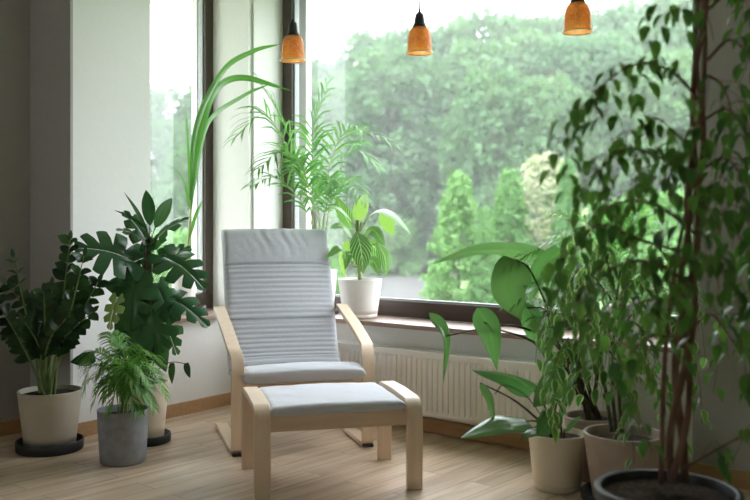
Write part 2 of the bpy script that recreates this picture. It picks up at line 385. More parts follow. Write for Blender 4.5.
def window(name, fr, u0, u1, v0, z0, z1, sash=.085, bot=.095, mid=None):
    root = empty(name, fr((u0+u1)/2, v0, z0)); tag(root, kind='structure')
    f = MB(); d = .07
    box(f, u0, u1, v0, v0+d, z0, z0+bot, fr); box(f, u0, u1, v0, v0+d, z1-sash, z1, fr)
    box(f, u0, u0+sash, v0, v0+d, z0+bot, z1-sash, fr); box(f, u1-sash, u1, v0, v0+d, z0+bot, z1-sash, fr)
    f.build('window_frame', M['frame'], root, False, .004, True)
    b = MB(); e = .010
    for a0, a1, c0, c1 in ((u0+sash, u1-sash, z0+bot, z0+bot+e), (u0+sash, u1-sash, z1-sash-e, z1-sash), (u0+sash, u0+sash+e, z0+bot+e, z1-sash-e), (u1-sash-e, u1-sash, z0+bot+e, z1-sash-e)):
        box(b, a0, a1, v0+.02, v0+.06, c0, c1, fr)
    b.build('glazing_bead', M['bead'], root, False, 0, True)
    g = MB(); g.add([fr(u0+sash+.002, v0+.035, z0+bot+.002), fr(u1-sash-.002, v0+.035, z0+bot+.002), fr(u1-sash-.002, v0+.035, z1-sash-.002), fr(u0+sash+.002, v0+.035, z1-sash-.002)], [(0, 1, 2, 3)])
    g.build('window_pane', M['glass'], root, False, 0, True)
    return root
window('window_1', RW, RO[0], RO[1], .25, SILL+.025, HEAD)
window('window_2', LW, LO[0], LO[1], .32, SILL+.025, HEAD, .068)
window('fill_window', lambda u, v_, z: (u, BY-v_, z), .6, 1.4, .1, .9, 2.3)  # unseen, added so sky light fills the room from behind
struct('trim_1', box(MB(), RO[0]-.03, RO[1]+.03, -.05, .25, SILL, SILL+.025), M['sill'], bevel=.004)
struct('trim_2', box(MB(), LO[0]-.03, LO[1]+.03, -.04, .32, SILL, SILL+.025, LW), M['sill'], bevel=.004)
struct('baseboard_right', box(MB(), .012, 5.6, -.014, 0, 0, .075), M['base'], bevel=.003)
bl = MB(); box(bl, .0, 1.325, -.014, 0, 0, .075, LW); box(bl, 1.325, 1.339, -.014, .346, 0, .075, LW); box(bl, 1.325, 7.5, .346, .36, 0, .075, LW)
o = struct('baseboard_left', bl, M['base'])

# ------------------------------------------------------------------ radiator
RX0, RX1, RZ0, RZ1, RY = .62, 2.48, .115, .425, -.115
rad = empty('radiator', (1.55, -.07, 0)); tag(rad, 'long low white ribbed panel radiator under the big windowsill', 'radiator')
p = MB(); nr = int((RX1-RX0-.04)/.0333); st = (RX1-RX0-.04)/nr; prof = []
for i in range(nr):
    a = RX0+.02+i*st
    prof += [(a, 0), (a+st*.30, 0), (a+st*.40, .009), (a+st*.90, .009)]
prof.append((RX0+.02+nr*st, 0))
zs = [RZ0+.012, RZ0+.03, RZ1-.03, RZ1-.012]; k = [0, 1, 1, 0]
vs = [(x, RY+dy*k[j], z) for j, z in enumerate(zs) for x, dy in prof]; m_ = len(prof)
p.add(vs, [(j*m_+i, j*m_+i+1, (j+1)*m_+i+1, (j+1)*m_+i) for j in range(3) for i in range(m_-1)])
box(p, RX0, RX1, RY, RY+.012, RZ0, RZ0+.012); box(p, RX0, RX1, RY, RY+.012, RZ1-.012, RZ1)
box(p, RX0, RX0+.02, RY, RY+.012, RZ0+.012, RZ1-.012); box(p, RX1-.02, RX1, RY, RY+.012, RZ0+.012, RZ1-.012)
p.build('front_panel', M['radiator'], rad, False, 0, True)
g = MB(); box(g, RX0-.004, RX1+.004, RY-.004, RY+.012, RZ1, RZ1+.016); box(g, RX0-.004, RX1+.004, RY+.083, RY+.095, RZ1, RZ1+.016)
for i in range(60):
    x = RX0+(RX1-RX0)*(i+.5)/60; box(g, x-.010, x+.010, RY+.012, RY+.083, RZ1+.008, RZ1+.014)
g.build('top_grille', M['radiator'], rad, False, 0, True)
for x in (RX0, RX1-.003):
    box(MB(), x, x+.003, RY+.012, RY+.095, RZ0+.01, RZ1).build('side_panel', M['radiator'], rad, False, 0, True)
box(MB(), RX0+.02, RX1-.02, RY+.06, RY+.085, RZ0, RZ1-.01).build('rear_panel', M['radiator'], rad, False, 0, True)
for x in (RX0+.25, RX1-.25): box(MB(), x, x+.03, RY+.085, -.001, RZ0+.05, RZ1-.04).build('bracket', M['radiator'], rad, False, 0, True)
v_ = MB(); tube(v_, [(RX1-.06, RY+.05, RZ0), (RX1-.06, RY+.05, .0)], .008); v_.build('pipe', M['radiator'], rad, True, 0, True)

# ------------------------------------------------------------------ armchair and footstool
def offset_path(path, th):
    n = len(path); out = []
    for i in range(n):
        a = V((*path[max(i-1, 0)], 0)); b = V((*path[min(i+1, n-1)], 0)); t = (b-a).normalized(); nn = V((-t.y, t.x, 0))
        p_ = V((*path[i], 0)); out.append(((p_+nn*th/2)[:2], (p_-nn*th/2)[:2]))
    return out
def strip(mb, path, x0, x1, th, n=None):
    """bent plywood strip: path in the (y, z) side view; x0/x1 numbers or functions of the position 0..1"""
    if n: path = [tuple(p_)[:2] for p_ in spline([(a, b, 0) for a, b in path], n)]
    op = offset_path(path, th); k_ = len(op); vs = []
    for i, (a, b) in enumerate(op):
        t = i/(k_-1); xa = x0(t) if callable(x0) else x0; xb = x1(t) if callable(x1) else x1
        vs += [(xa, *a), (xb, *a), (xb, *b), (xa, *b)]
    fs = [(4*i+j, 4*i+(j+1) % 4, 4*i+4+(j+1) % 4, 4*i+4+j) for i in range(k_-1) for j in range(4)]
    fs += [(3, 2, 1, 0), tuple(4*(k_-1)+j for j in range(4))]
    return mb.add(vs, fs)
def arc(cx, cy, r, a0, a1, n=8):
    return [(cx+r*math.cos(math.radians(a0+(a1-a0)*i/n)), cy+r*math.sin(math.radians(a0+(a1-a0)*i/n))) for i in range(n+1)]

CH = empty('armchair', (1.187, -.736, 0), math.radians(56.5))
tag(CH, 'bentwood birch armchair with grey ribbed cushion and high reclined back', 'armchair')
TH = .024
for sg in (-1, 1):
    cx = sg*.322; h = .031
    path = [(.012, .026), (.012, .20), (.012, .33), (.012, .385)]+arc(.112, .405, .100, 180, 114, 12)+[(.17, .532), (.30, .572), (.45, .612), (.61, .652)]
    sp = lambda t, e: cx+e+sg*.018*max(0, t-.5)*2
    strip(MB(), path, lambda t: sp(t, -h), lambda t: sp(t, h), TH).build('armrest_frame', M['birch'], CH, True, .003)
    rp_ = [(.02, .016), (.10, .013), (.40, .013), (.66, .013)]
    ob = strip(MB(), rp_, cx-h, cx+h, .022).build('floor_runner', M['birch'], CH, False, .003)
    ft = MB(); box(ft, cx-.026, cx+.026, -.004, .03, 0, .014); ft.build('foot_pad', M['black'], CH, False, .002)
    box(MB(), min(sg*.283, sg*.300), max(sg*.283, sg*.300), .60, .69, .618, .648).build('arm_bracket', M['birch'], CH, False, .002)
    # bent seat and back rail below the cushion
    q = sg*.262
    rail = [(.0, .345), (.12, .345), (.30, .305), (.45, .275), (.535, .30), (.60, .42), (.68, .65), (.77, .88), (.845, 1.05)]
    strip(MB(), rail, q-.025, q+.025, .022, 30).build('side_rail', M['birch'], CH, True, .002)
def xbar(x, y0, y1, z0, z1, nm):
    box(MB(), -x, x, y0, y1, z0, z1).build(nm, M['birchside'], CH, False, .003)
xbar(.291, .035, .060, .290, .330, 'front_crossbar'); xbar(.237, .612, .632, .375, .41, 'rear_crossbar'); xbar(.237, .835, .855, 1.0, 1.045, 'top_crossbar')
for sg in (-1, 1):
    tube(MB(), [(sg*.30, .0, .358), (sg*.245, .0, .358)], .007).build('peg', M['birchside'], CH)
# cushions: closed loops in side view, swept across with rounded sides
def cushion(mb, top, bot, hw, edge=.03, nx=26, puff=.012, wr=0, pleat=0):
    k_ = len(top); vs = []; xs = []
    for i in range(nx+1):
        u = -1+2*i/nx; xs.append(math.copysign(abs(u)**.8, u))
    for u in xs:
        e = min(1, (1-abs(u))*hw/edge); s_ = math.sqrt(max(0, 1-(1-e)**2))
        sec = []
        for i in range(k_):
            a, b = V((*top[i], 0)), V((*bot[i], 0)); m0 = a.lerp(b, .5); d = (a-b)*.5
            endr = min(1, min(i, k_-1-i)/(k_*.04)) if k_ > 6 else 1
            r_ = (.25+.75*s_)*(.45+.55*math.sqrt(max(0, 1-(1-endr)**2)))
            pu = (d.normalized()*puff*(1-u*u))
            wq = d.normalized()*wr*math.sin(u*11+i*.35)*math.sin(i*.8+u*5) if wr else V((0, 0, 0))
            if pleat and i > .76*k_:
                g_ = (i/k_-.76)/.24; wq = d.normalized()*pleat*g_*math.exp(-(u/.45)**2)*(math.sin(u*34+3*math.sin(i*.11))+.5*math.sin(u*17+i*.2))
            sec.append((m0+d*r_+pu+wq, m0-d*r_))
        for a, b in sec: vs.append((u*hw, a.x, a.y))
        for a, b in reversed(sec): vs.append((u*hw, b.x, b.y))
    m_ = 2*k_
    fs = [(i*m_+j, (i+1)*m_+j, (i+1)*m_+(j+1) % m_, i*m_+(j+1) % m_) for i in range(nx) for j in range(m_)]
    fs += [tuple(range(m_)), tuple(nx*m_+j for j in range(m_-1, -1, -1))]
    return mb.add(vs, fs)
def along(ctrl, th, ribs=None, n=60):
    c = [tuple(p_)[:2] for p_ in spline([(a, b, 0) for a, b in ctrl], n)]
    L = [0]
    for i in range(1, len(c)): L.append(L[-1]+math.dist(c[i], c[i-1]))
    op = offset_path(c, 1.0); top, bot = [], []
    for i, (a, b) in enumerate(op):
        t = L[i]/L[-1]; c_ = V(c[i]); na = (V(a)-c_)*2; h_ = th(t)
        add = ribs(L[i], L[-1]) if ribs else 0
        top.append(tuple(c_+na*(h_+add))); bot.append(tuple(c_-na*.012))
    return top, bot
def ribf(s_, L):
    q = s_/L
    if q > .735: return .010*math.sqrt(max(0, math.sin(PI*(q-.735)/.265)))+(-.010 if q < .75 else 0)
    a = (s_ % .0285)/.0285
    r_ = .0065*abs(math.sin(PI*a))**.6
    if abs(q-.36) < .010: r_ -= .008
    return r_
bc = [(.470, .315), (.530, .35), (.580, .44), (.635, .585), (.70, .755), (.765, .925), (.825, 1.065)]
top, bot = along(bc, lambda t: .052, ribf, 190)
cb = cushion(MB(), top, bot, .303, .03, 64, .014, 0, .0035).build('back_cushion', M['fabric'], CH)
def piping(pts, r_, parent, nm='piping'):
    return tube(MB(), pts, r_, 6).build(nm, M['fabric'], parent)
for sg in (-1, 1):
    piping([(sg*.302, V(bc[i]).x-.022, V(bc[i]).y+.010) for i in range(1, 7)], .004, cb)
sc_ = [(-.02, .350), (.02, .364), (.10, .369), (.25, .338), (.40, .308), (.52, .305)]
top, bot = along(sc_, lambda t: .040, lambda s_, L: .003*math.sin(s_*30), 40)
cushion(MB(), top, bot, .303, .04, 30, .012, .0012).build('seat_cushion', M['fabric'], CH)

FS = empty('footstool', (1.586, -.998, 0), math.radians(54))
tag(FS, 'low bentwood birch footstool with thin grey cushion in front of the armchair', 'footstool')
for sg in (-1, 1):
    cx = sg*.315; h = .033; y0 = -.2455; rr = .060
    path = [(y0, 0), (y0, .15), (y0, .29)]+arc(y0+rr, .305, rr, 180, 96, 9)+[(-.08, .368), (0, .370), (.08, .368)]+arc(-y0-rr, .305, rr, 84, 0, 9)+[(-y0, .29), (-y0, .15), (-y0, 0)]
    strip(MB(), path, cx-h, cx+h, .024).build('leg_frame', M['birch'], FS, True, .003)
for sg, nm in ((-1, 'front_rail'), (1, 'rear_rail')):
    box(MB(), -.283, .283, sg*.225-.011, sg*.225+.011, .266, .330).build(nm, M['birchside'], FS, False, .003)
st_ = MB()
for sg in (-1, 1): box(MB(), sg*.255-.012, sg*.255+.012, -.213, .213, .298, .328).build('side_rail', M['birchside'], FS, False, .002)
top, bot = along([(-.242, .336), (-.10, .339), (.10, .339), (.242, .336)], lambda t: .030, None, 40)
ks = cushion(MB(), [(a, b) for a, b in top][::-1], [(a, b) for a, b in bot][::-1], .281, .03, 40, .006, .0015)
ks.build('cushion', M['fabric'], FS)

# ------------------------------------------------------------------ pendants
pend = []
LAB = ['amber mosaic glass pendant lamp, topmost tip of a green strap leaf beside it, next to the frame',
       'amber mosaic glass pendant lamp hanging between the two others',
       'amber mosaic glass pendant lamp hanging nearest the tall weeping fig']
LAB[0] = 'amber mosaic glass pendant lamp hanging in front of the dark window frame post'
for i, (px, d) in enumerate(((293, 4.45), (419.5, 4.26), (577.5, 3.81))):
    P0 = pt(px, 231, d)
    if not pend:
        a = empty('pendant_lamp', (P0.x, P0.y, 1.93))
        tube(MB(), [(0, 0, .215), (0, 0, CEIL-1.93-.02)], .0038).build('cord', M['black'], a)
        lathe(MB(), [(.0, .922), (.045, .920), (.048, .912), (.048, .898), (.0, .897)], 32).build('ceiling_rose', M['black'], a)
        lathe(MB(), [(0, .215), (.005, .213), (.008, .198), (.018, .192), (.0225, .180), (.026, .150), (.031, .136), (.034, .128), (0, .126)], 32).build('lamp_socket', M['black'], a)
        sh = MB(); o_ = [(.028, .152), (.040, .143), (.049, .122), (.0535, .095), (.056, .06), (.057, .03), (.0585, .012), (.0635, .002)]
        o_ = [(a*1.04, b*.84) for a, b in o_]; lathe(sh, [(0.02, .128)]+o_+[(.063, .001), (.0575, .010), (.056, .025), (.055, .05), (.0525, .08), (.048, .101), (.038, .117), (.02, .124)], 40)
        s_ = sh.build('lamp_shade', M['amber'], a)
        lathe(MB(), [(.064, -.001), (.067, .0005), (.067, .004), (.064, .004), (.064, -.001)], 40, cap=False).build('rim', M['rimglass'], s_)
        lathe(MB(), [(0, .040), (.012, .044), (.021, .058), (.023, .072), (.018, .090), (.010, .105), (.010, .126)], 24).build('bulb', M['bulb'], a)
        pend.append(a)
    else:
        a = pend[0].copy(); COL.objects.link(a); a.location = (P0.x, P0.y, 1.93)
        for ch in list(pend[0].children):
            c = ch.copy(); COL.objects.link(c); c.parent = a
            for g_ in ch.children:
                e = g_.copy(); COL.objects.link(e); e.parent = c
        pend.append(a)
    tag(a, LAB[i], 'lamp', 'amber pendant lamps in a row')

# ------------------------------------------------------------------ pots
def pot(root, r0, r1, h, m, zoff=0, soil=.02, groove=False, rimw=.008, name='pot', bulge=0):
    pr = [(0, 0), (r0*.94, 0), (r0, .006)]
    if groove: pr += [(r0+(r1-r0)*.10, h*.10), (r0+(r1-r0)*.10-.004, h*.105), (r0+(r1-r0)*.10-.004, h*.115), (r0+(r1-r0)*.12, h*.12)]
    for i in range(1, 9):
        t = .12+.86*i/8; pr.append((r0+(r1-r0)*t+bulge*math.sin(PI*t), h*t))
    pr += [(r1, h-.003), (r1-.002, h), (r1-rimw+.002, h), (r1-rimw, h-.003), (r1-rimw-.002, h-.03), (r1-rimw-.006, h-soil-.02), (0, h-soil-.02)]
    lathe(MB(), [(a, b+zoff) for a, b in pr], 64).build(name, m, root)
    sp_ = MB(); n = 40; rs = r1-rimw-.003; vs = [(0, 0, h-soil+zoff)]; fs = []
    for k_ in range(1, 7):
        for j in range(n):
            a = 2*PI*j/n; r_ = rs*k_/6; vs.append((r_*math.cos(a), r_*math.sin(a), h-soil+zoff+(R.uniform(-.004, .004) if k_ < 6 else -.004)))
    fs = [(0, 1+j, 1+(j+1) % n) for j in range(n)]+[(1+(k_-1)*n+j, 1+k_*n+j, 1+k_*n+(j+1) % n, 1+(k_-1)*n+(j+1) % n) for k_ in range(1, 6) for j in range(n)]
    sp_.add(vs, fs); sp_.build('soil', M['soil'], root)
def saucer(loc, r_, h, m, label, rin=None):
    o = lathe(MB(), [(0, 0), (r_-.006, 0), (r_, .006), (r_+.001, h-.003), (r_-.002, h), (r_-.006, h-.002), (r_-.009, .008), (0, .008)], 64).build('plant_saucer', m)
    o.location = loc; tag(o, label, 'saucer'); return o
def plant(name, px, py, d, label, floor=True, z=0, cat='plant'):
    c = pt(px, py, d); r_ = empty(name, (c.x, c.y, z)); tag(r_, label, cat); return r_
def fin(root, fo, m, st=None, sm=None, nm='foliage'):
    if fo.v: o = fo.build(nm, m, root, True, 0, True)
    if st is not None and st.v: st.build('stem', sm or M['stem'], root, True, 0, True)

SZ = SILL+.025
# --- ZZ plant
ZD = 4.31
zz = plant('zz_plant', 50, 450, ZD, 'dark glossy zz plant in a beige pot against the shaded wall', z=.008)
saucer((zz.location.x, zz.location.y, 0), .158, .052, M['black'], 'round black saucer under the beige pot of the zz plant')
pot(zz, .118, .151, .285, M['beige'], groove=True)
fo, st = MB(), MB(); zb = V((zz.location.x, zz.location.y, .28))
tips = [((30, 330), (14, 258), .0, 12, .035), ((33, 345), (10, 332), .1, 9, .045), ((38, 340), (33, 300), .05, 9, .045), ((45, 335), (44, 292), -.1, 10, .05),
        ((52, 335), (60, 300), .12, 9, .05), ((58, 330), (77, 278), .02, 11, .045), ((62, 310), (70, 240), .0, 13, .05), ((66, 330), (84, 256), -.12, 11, .05),
        ((70, 335), (98, 282), -.02, 10, .05), ((48, 345), (66, 318), -.15, 8, .05), ((25, 350), (-4, 300), .05, 9, .05), ((40, 350), (25, 322), -.12, 8, .05),
        ((60, 345), (92, 312), -.12, 8, .048), ((50, 330), (52, 286), .12, 9, .045), ((44, 335), (8, 285), .15, 10, .045), ((62, 335), (88, 290), .1, 9, .05)]
for mid, tip, dd, n, ll in tips:
    b0 = zb+V((R.uniform(-.05, .05), R.uniform(-.05, .05), -.02)); b1 = pt(*mid, ZD+dd*.6); b2 = pt(*tip, ZD+dd)
    c = spline([b0, b1, b2], 20); tube(st, c, [.0085-.0062*i/20 for i in range(21)], 7)
    thin = ll < .04
    n = int(n*.8)
    for i in range(n*2):
        t = .34+.66*(i//2+.5)/n; k_ = min(int(t*20), 19); p_ = c[k_].lerp(c[k_+1], t*20-k_); tan = (c[k_+1]-c[k_]).normalized()
        sd = tan.cross(TOCAM+V((R.uniform(-.5, .5), 0, .2))).normalized()*(1 if i % 2 else -1)
        L = (.074 if not thin else .052)*R.uniform(.8, 1.15)*(1-.25*(t-.3))*1.15
        d_ = (sd+tan*.75+TOCAM*R.uniform(-.35, .45)).normalized()
        blade(fo, [p_, p_+d_*L*.5+V((0, 0, .004)), p_+(d_*.95+V((0, 0, -.12))).normalized()*L], L*(.38 if not thin else .14), OVAL, up=(TOCAM*.6+UP*.8+tan*-.2), fold=.25, n=6)
    blade(fo, [c[-1], c[-1]+(c[-1]-c[-3]).normalized()*.05], .012, OVAL, up=TOCAM, n=5)
fin(zz, fo, M['zz'], st)

# --- parlour palm in the concrete pot
GD = 4.09
gp = plant('parlour_palm', 123, 460, GD, 'small bright green parlour palm in a grey concrete pot on the floor')
pot(gp, .104, .117, .245, M['concrete'], groove=False, rimw=.006, soil=.03)
fo, st = MB(), MB(); gb = V((gp.location.x, gp.location.y, .21))
fr_ = [((118, 375), (92, 366), (84, 392), .0), ((115, 365), (97, 352), (86, 362), .1), ((120, 360), (116, 342), (112, 335), .1), ((124, 355), (121, 350), (116, 340), .0),
       ((128, 370), (142, 362), (158, 372), .0), ((130, 375), (152, 372), (166, 396), -.05), ((120, 385), (104, 380), (93, 405), -.1), ((126, 380), (140, 384), (154, 408), -.12),
       ((122, 380), (118, 385), (108, 412), -.16), ((125, 382), (130, 388), (138, 414), -.16), ((122, 370), (110, 362), (98, 378), -.1), ((127, 368), (138, 366), (150, 385), -.12),
       ((123, 372), (124, 368), (124, 388), -.16), ((119, 372), (106, 370), (90, 380), .08), ((128, 366), (146, 356), (163, 365), .1), ((122, 365), (130, 350), (145, 352), .05),
       ((121, 375), (112, 378), (103, 398), -.15), ((126, 375), (133, 376), (146, 398), -.15)]
for a, b, c, dd in fr_:
    frond(fo, st, [gb+V((R.uniform(-.03, .03), R.uniform(-.03, .03), 0)), pt(*a, GD+dd*.4), pt(*b, GD+dd*.8), pt(*c, GD+dd)], .105, 20, .0068, .30, 1., .5, .0022)
fin(gp, fo, M['fern'], st, M['palmstem'])

# --- monstera on a moss pole
MD = 4.47
mo = plant('monstera', 145, 440, MD, 'tall monstera with split leaves on a coir pole in a cream pot', z=.008)
saucer((mo.location.x, mo.location.y, 0), .128, .045, M['black'], 'round black saucer under the tall cream pot of the monstera')
pot(mo, .092, .120, .300, M['cream'])
fo, st, pl = MB(), MB(), MB(); mb_ = V((mo.location.x, mo.location.y, .27))
polec = [mb_, pt(147, 330, MD), pt(148, 252, MD)]
tube(pl, spline(polec, 24), [.021+.002*math.sin(i*2.1) for i in range(25)], 16); pl.build('coir_pole', M['coir'], mo, True, 0, True)
for k_ in range(3):
    tube(st, spline([mb_+V((.03*math.cos(k_*2), .03*math.sin(k_*2), -.01)), pt(140+k_*8, 340, MD-.03), pt(146+k_*3, 290, MD-.03), pt(148+k_, 240, MD-.02)], 20), .009, 8)
def P3(a): return pt(a[0], a[1], MD+a[2])
Sh = SIDE
MON = [  # base, tip, half width, up hint, from-pole, lobes
 ((132, 258, -.05), (78, 243, -.20), .155, UP*.6+TOCAM*.8, 5), ((165, 255, -.06), (205, 284, -.25), .135, UP*.75+TOCAM*.8+Sh*.2, 5),
 ((136, 282, -.08), (128, 330, -.16), .12, TOCAM+UP*.45, 5), ((158, 286, -.05), (172, 322, -.14), .085, TOCAM+UP*.3+Sh*.5, 5),
 ((150, 300, -.05), (158, 352, -.20), .14, TOCAM+UP*.6, 6), ((158, 292, -.02), (211, 322, -.16), .12, UP*.9+TOCAM*.5, 5),
 ((150, 246, .02), (124, 208, -.02), .075, TOCAM*.6+UP*.8, 4), ((152, 242, -.02), (187, 214, -.06), .08, UP*1+TOCAM*.6, 4),
 ((146, 240, -.02), (116, 226, -.08), .055, UP+TOCAM*.5, 4), ((134, 290, .02), (103, 285, -.05), .07, UP*.6+TOCAM*.9, 1),
 ((136, 300, .05), (118, 350, -.02), .09, TOCAM+UP*.2-Sh*.4, 1), ((160, 310, .05), (178, 356, .0), .085, TOCAM+UP*.3+Sh*.3, 5),
 ((145, 320, .0), (134, 372, -.1), .085, TOCAM+UP*.3, 1), ((150, 255, .08), (120, 268, .02), .09, UP*.5+TOCAM, 5), ((155, 262, .06), (192, 246, .08), .07, TOCAM+UP*.3, 5),
 ((152, 330, .02), (166, 372, -.02), .07, TOCAM+UP*.2, 1), ((140, 275, .02), (122, 312, -.02), .085, TOCAM*.9+UP*.5, 5)]
for b, t, w_, up, k_ in MON:
    B, T = P3(b), P3(t)
    y_ = min(max(b[1]+18, 250), 345); src = pt(147+R.uniform(-3, 3), y_, MD)
    tube(st, spline([src, src.lerp(B, .5)+V((0, 0, .03)), B], 8), .0045, 6)
    if k_ > 1: monstera(fo, B, T, w_, up, k_)
    else: blade(fo, [B+(B-T)*.12, B.lerp(T, .5)+up.normalized()*.02, T], w_*.85, HEART, up=up, fold=.18, n=14, cross=4, wav=.06)
for b, t, w_, up in (((150, 226, 0), (146, 190, -.02), .035, TOCAM), ((155, 228, -.02), (172, 198, -.04), .036, TOCAM*1+UP*.2), ((148, 232, 0), (124, 192, .02), .012, TOCAM),
                     ((146, 228, 0), (114, 210, .0), .011, TOCAM), ((152, 250, -.04), (167, 240, -.08), .03, TOCAM+UP)):
    B, T = P3(b), P3(t); blade(fo, [B, B.lerp(T, .5)+V((0, 0, .012)), T], w_, OVAL if w_ > .02 else LANCE, up=up, fold=.2, n=12, cross=3)
    tube(st, [pt(149, 245, MD), B], .003, 5)
# trailing shoots
for pth, lv in (([(160, 368), (172, 362), (187, 364)], [((172, 363), (172, 384), .017), ((186, 363), (190, 378), .016)]), ([(140, 375), (112, 366), (92, 356)], [((95, 357), (70, 362), .034)])):
    tube(st, spline([mb_+V((0, 0, .03))]+[pt(a, b, MD-.1) for a, b in pth], 14), .0025, 5)
    for a, b, w_ in lv:
        A, B = pt(*a, MD-.1), pt(*b, MD-.13); blade(fo, [A, A.lerp(B, .5)+TOCAM*.01, B], w_, HEART, up=TOCAM+UP*.3, fold=.2, n=10, cross=3)
for k_ in range(7):   # aerial roots
    a = pt(147+R.uniform(-6, 10), R.uniform(300, 330), MD-.03); tube(st, spline([a, a+V((R.uniform(.0, .06), R.uniform(-.05, 0), -.12)), mb_+V((R.uniform(-.05, .07), R.uniform(-.06, .04), 0))], 8), .003, 5)
fin(mo, fo, M['monstera'], st, M['darkstem'])
yf = MB(); monstera(yf, pt(117, 298, MD-.12), pt(108, 330, MD-.2), .055, TOCAM+UP*.3, 4); yo = yf.build('young_leaf', M['younghue'], mo, True, 0, True); yo['label'] = 'pale yellow-green young leaf'

# --- strap-leaved plant on the side windowsill
SD = 5.33
sp = plant('strap_leaf_plant', 184, 300, SD, 'tall arching strap-leaved plant in a small white pot on the side windowsill', z=SZ)
pot(sp, .060, .076, .235, M['white'], rimw=.006)
fo, st = MB(), MB(); sb = V((sp.location.x, sp.location.y, SZ+.21))
tube(st, spline([sb, pt(187, 255, SD), pt(190, 225, SD), pt(191, 200, SD)], 12), [.012-.0005*i for i in range(13)], 8)
for ps, w_, up in (([(191, 205, 0), (196, 130, -.05), (222, 73, -.2), (252, 52, -.35), (281, 44, -.5)], .027, TOCAM*1.2+UP*.4-Sh*.6),
                   ([(191, 200, 0), (199, 142, -.02), (213, 95, -.1), (240, 78, -.25), (292, 91, -.5)], .036, TOCAM*1.5+UP*.6-Sh*.4),
                   ([(191, 210, 0), (194, 184, -.02), (208, 124, -.1), (242, 97, -.3), (270, 84, -.42)], .025, TOCAM*1.2+UP*.6-Sh*.6),
                   ([(190, 212, 0), (189, 160, .02), (185, 98, .03)], .010, TOCAM-Sh*.3), ([(189, 208, 0), (184, 182, -.02), (172, 168, -.05), (149, 161, -.1)], .010, UP+TOCAM*.4),
                   ([(190, 238, 0), (196, 215, -.04), (203, 200, -.06)], .014, TOCAM-Sh*.4)):
    blade(fo, [pt(a, b, SD+c) for a, b, c in ps], w_, STRAP, up=up, fold=.35, n=24, cross=2)
fin(sp, fo, M['strap'], st, M['palmstem'])
gb_ = pt(199, 318, 5.28)
o = lathe(MB(), [(0, 0), (.018, 0), (.026, .006), (.036, .03), (.038, .055), (.036, .055), (.033, .032), (.022, .010), (0, .008)], 32).build('glass_bowl', M['clear']); o.location = (gb_.x+.02, gb_.y-.01, SZ)
tag(o, 'small clear glass bowl on the side windowsill beside the white pot', 'bowl')

# --- areca palm behind the chair
def sill_at(px, yy):
    d = 5.0
    for _ in range(40):
        c = pt(px, 300, d); d -= (c.y-yy)*.9
    return d
AD = sill_at(321, .11)
ar = plant('areca_palm', 321, 300, AD, 'feathery areca palm in a white pot on the windowsill behind the armchair', z=SZ+.008)
saucer((ar.location.x, ar.location.y, SZ), .108, .028, M['black'], 'dark saucer on the windowsill under the areca palm pot')
pot(ar, .075, .098, .26, M['white'])
fo, st = MB(), MB(); ab_ = V((ar.location.x, ar.location.y, SZ+.25))
for pth, ll, sp_ in (([(316, 228, 0), (294, 165, -.1), (266, 115, -.2), (234, 139, -.35)], .20, .8), ([(314, 226, 0), (298, 160, -.05), (278, 112, -.1), (257, 78, -.12)], .13, .3),
                     ([(320, 226, 0), (314, 170, -.05), (313, 130, -.08), (328, 86, -.12)], .17, .75), ([(324, 226, 0), (330, 165, -.08), (350, 130, -.25), (397, 146, -.5)], .19, .8),
                     ([(316, 228, 0), (306, 182, -.1), (284, 150, -.25), (258, 170, -.45)], .17, .8), ([(314, 232, 0), (300, 200, -.15), (276, 178, -.3), (251, 186, -.5)], .15, .7),
                     ([(326, 230, 0), (332, 200, -.1), (346, 182, -.25), (366, 202, -.45)], .15, .8), ([(326, 228, 0), (340, 170, .02), (356, 150, .02), (378, 168, -.1)], .16, .7),
                     ([(320, 230, 0), (310, 190, -.15), (300, 160, -.3), (290, 172, -.5)], .15, .8), ([(322, 232, 0), (326, 200, -.15), (330, 178, -.3), (326, 190, -.5)], .13, .7)):
    b0 = ab_+V((R.uniform(-.03, .03), R.uniform(-.03, .03), -.01))
    frond(fo, st, [b0]+[pt(a, b, AD+c) for a, b, c in pth], ll*1.15, 18, .0100, .38, sp_, .35, .0042)
fin(ar, fo, M['areca'], st, M['palmstem'])

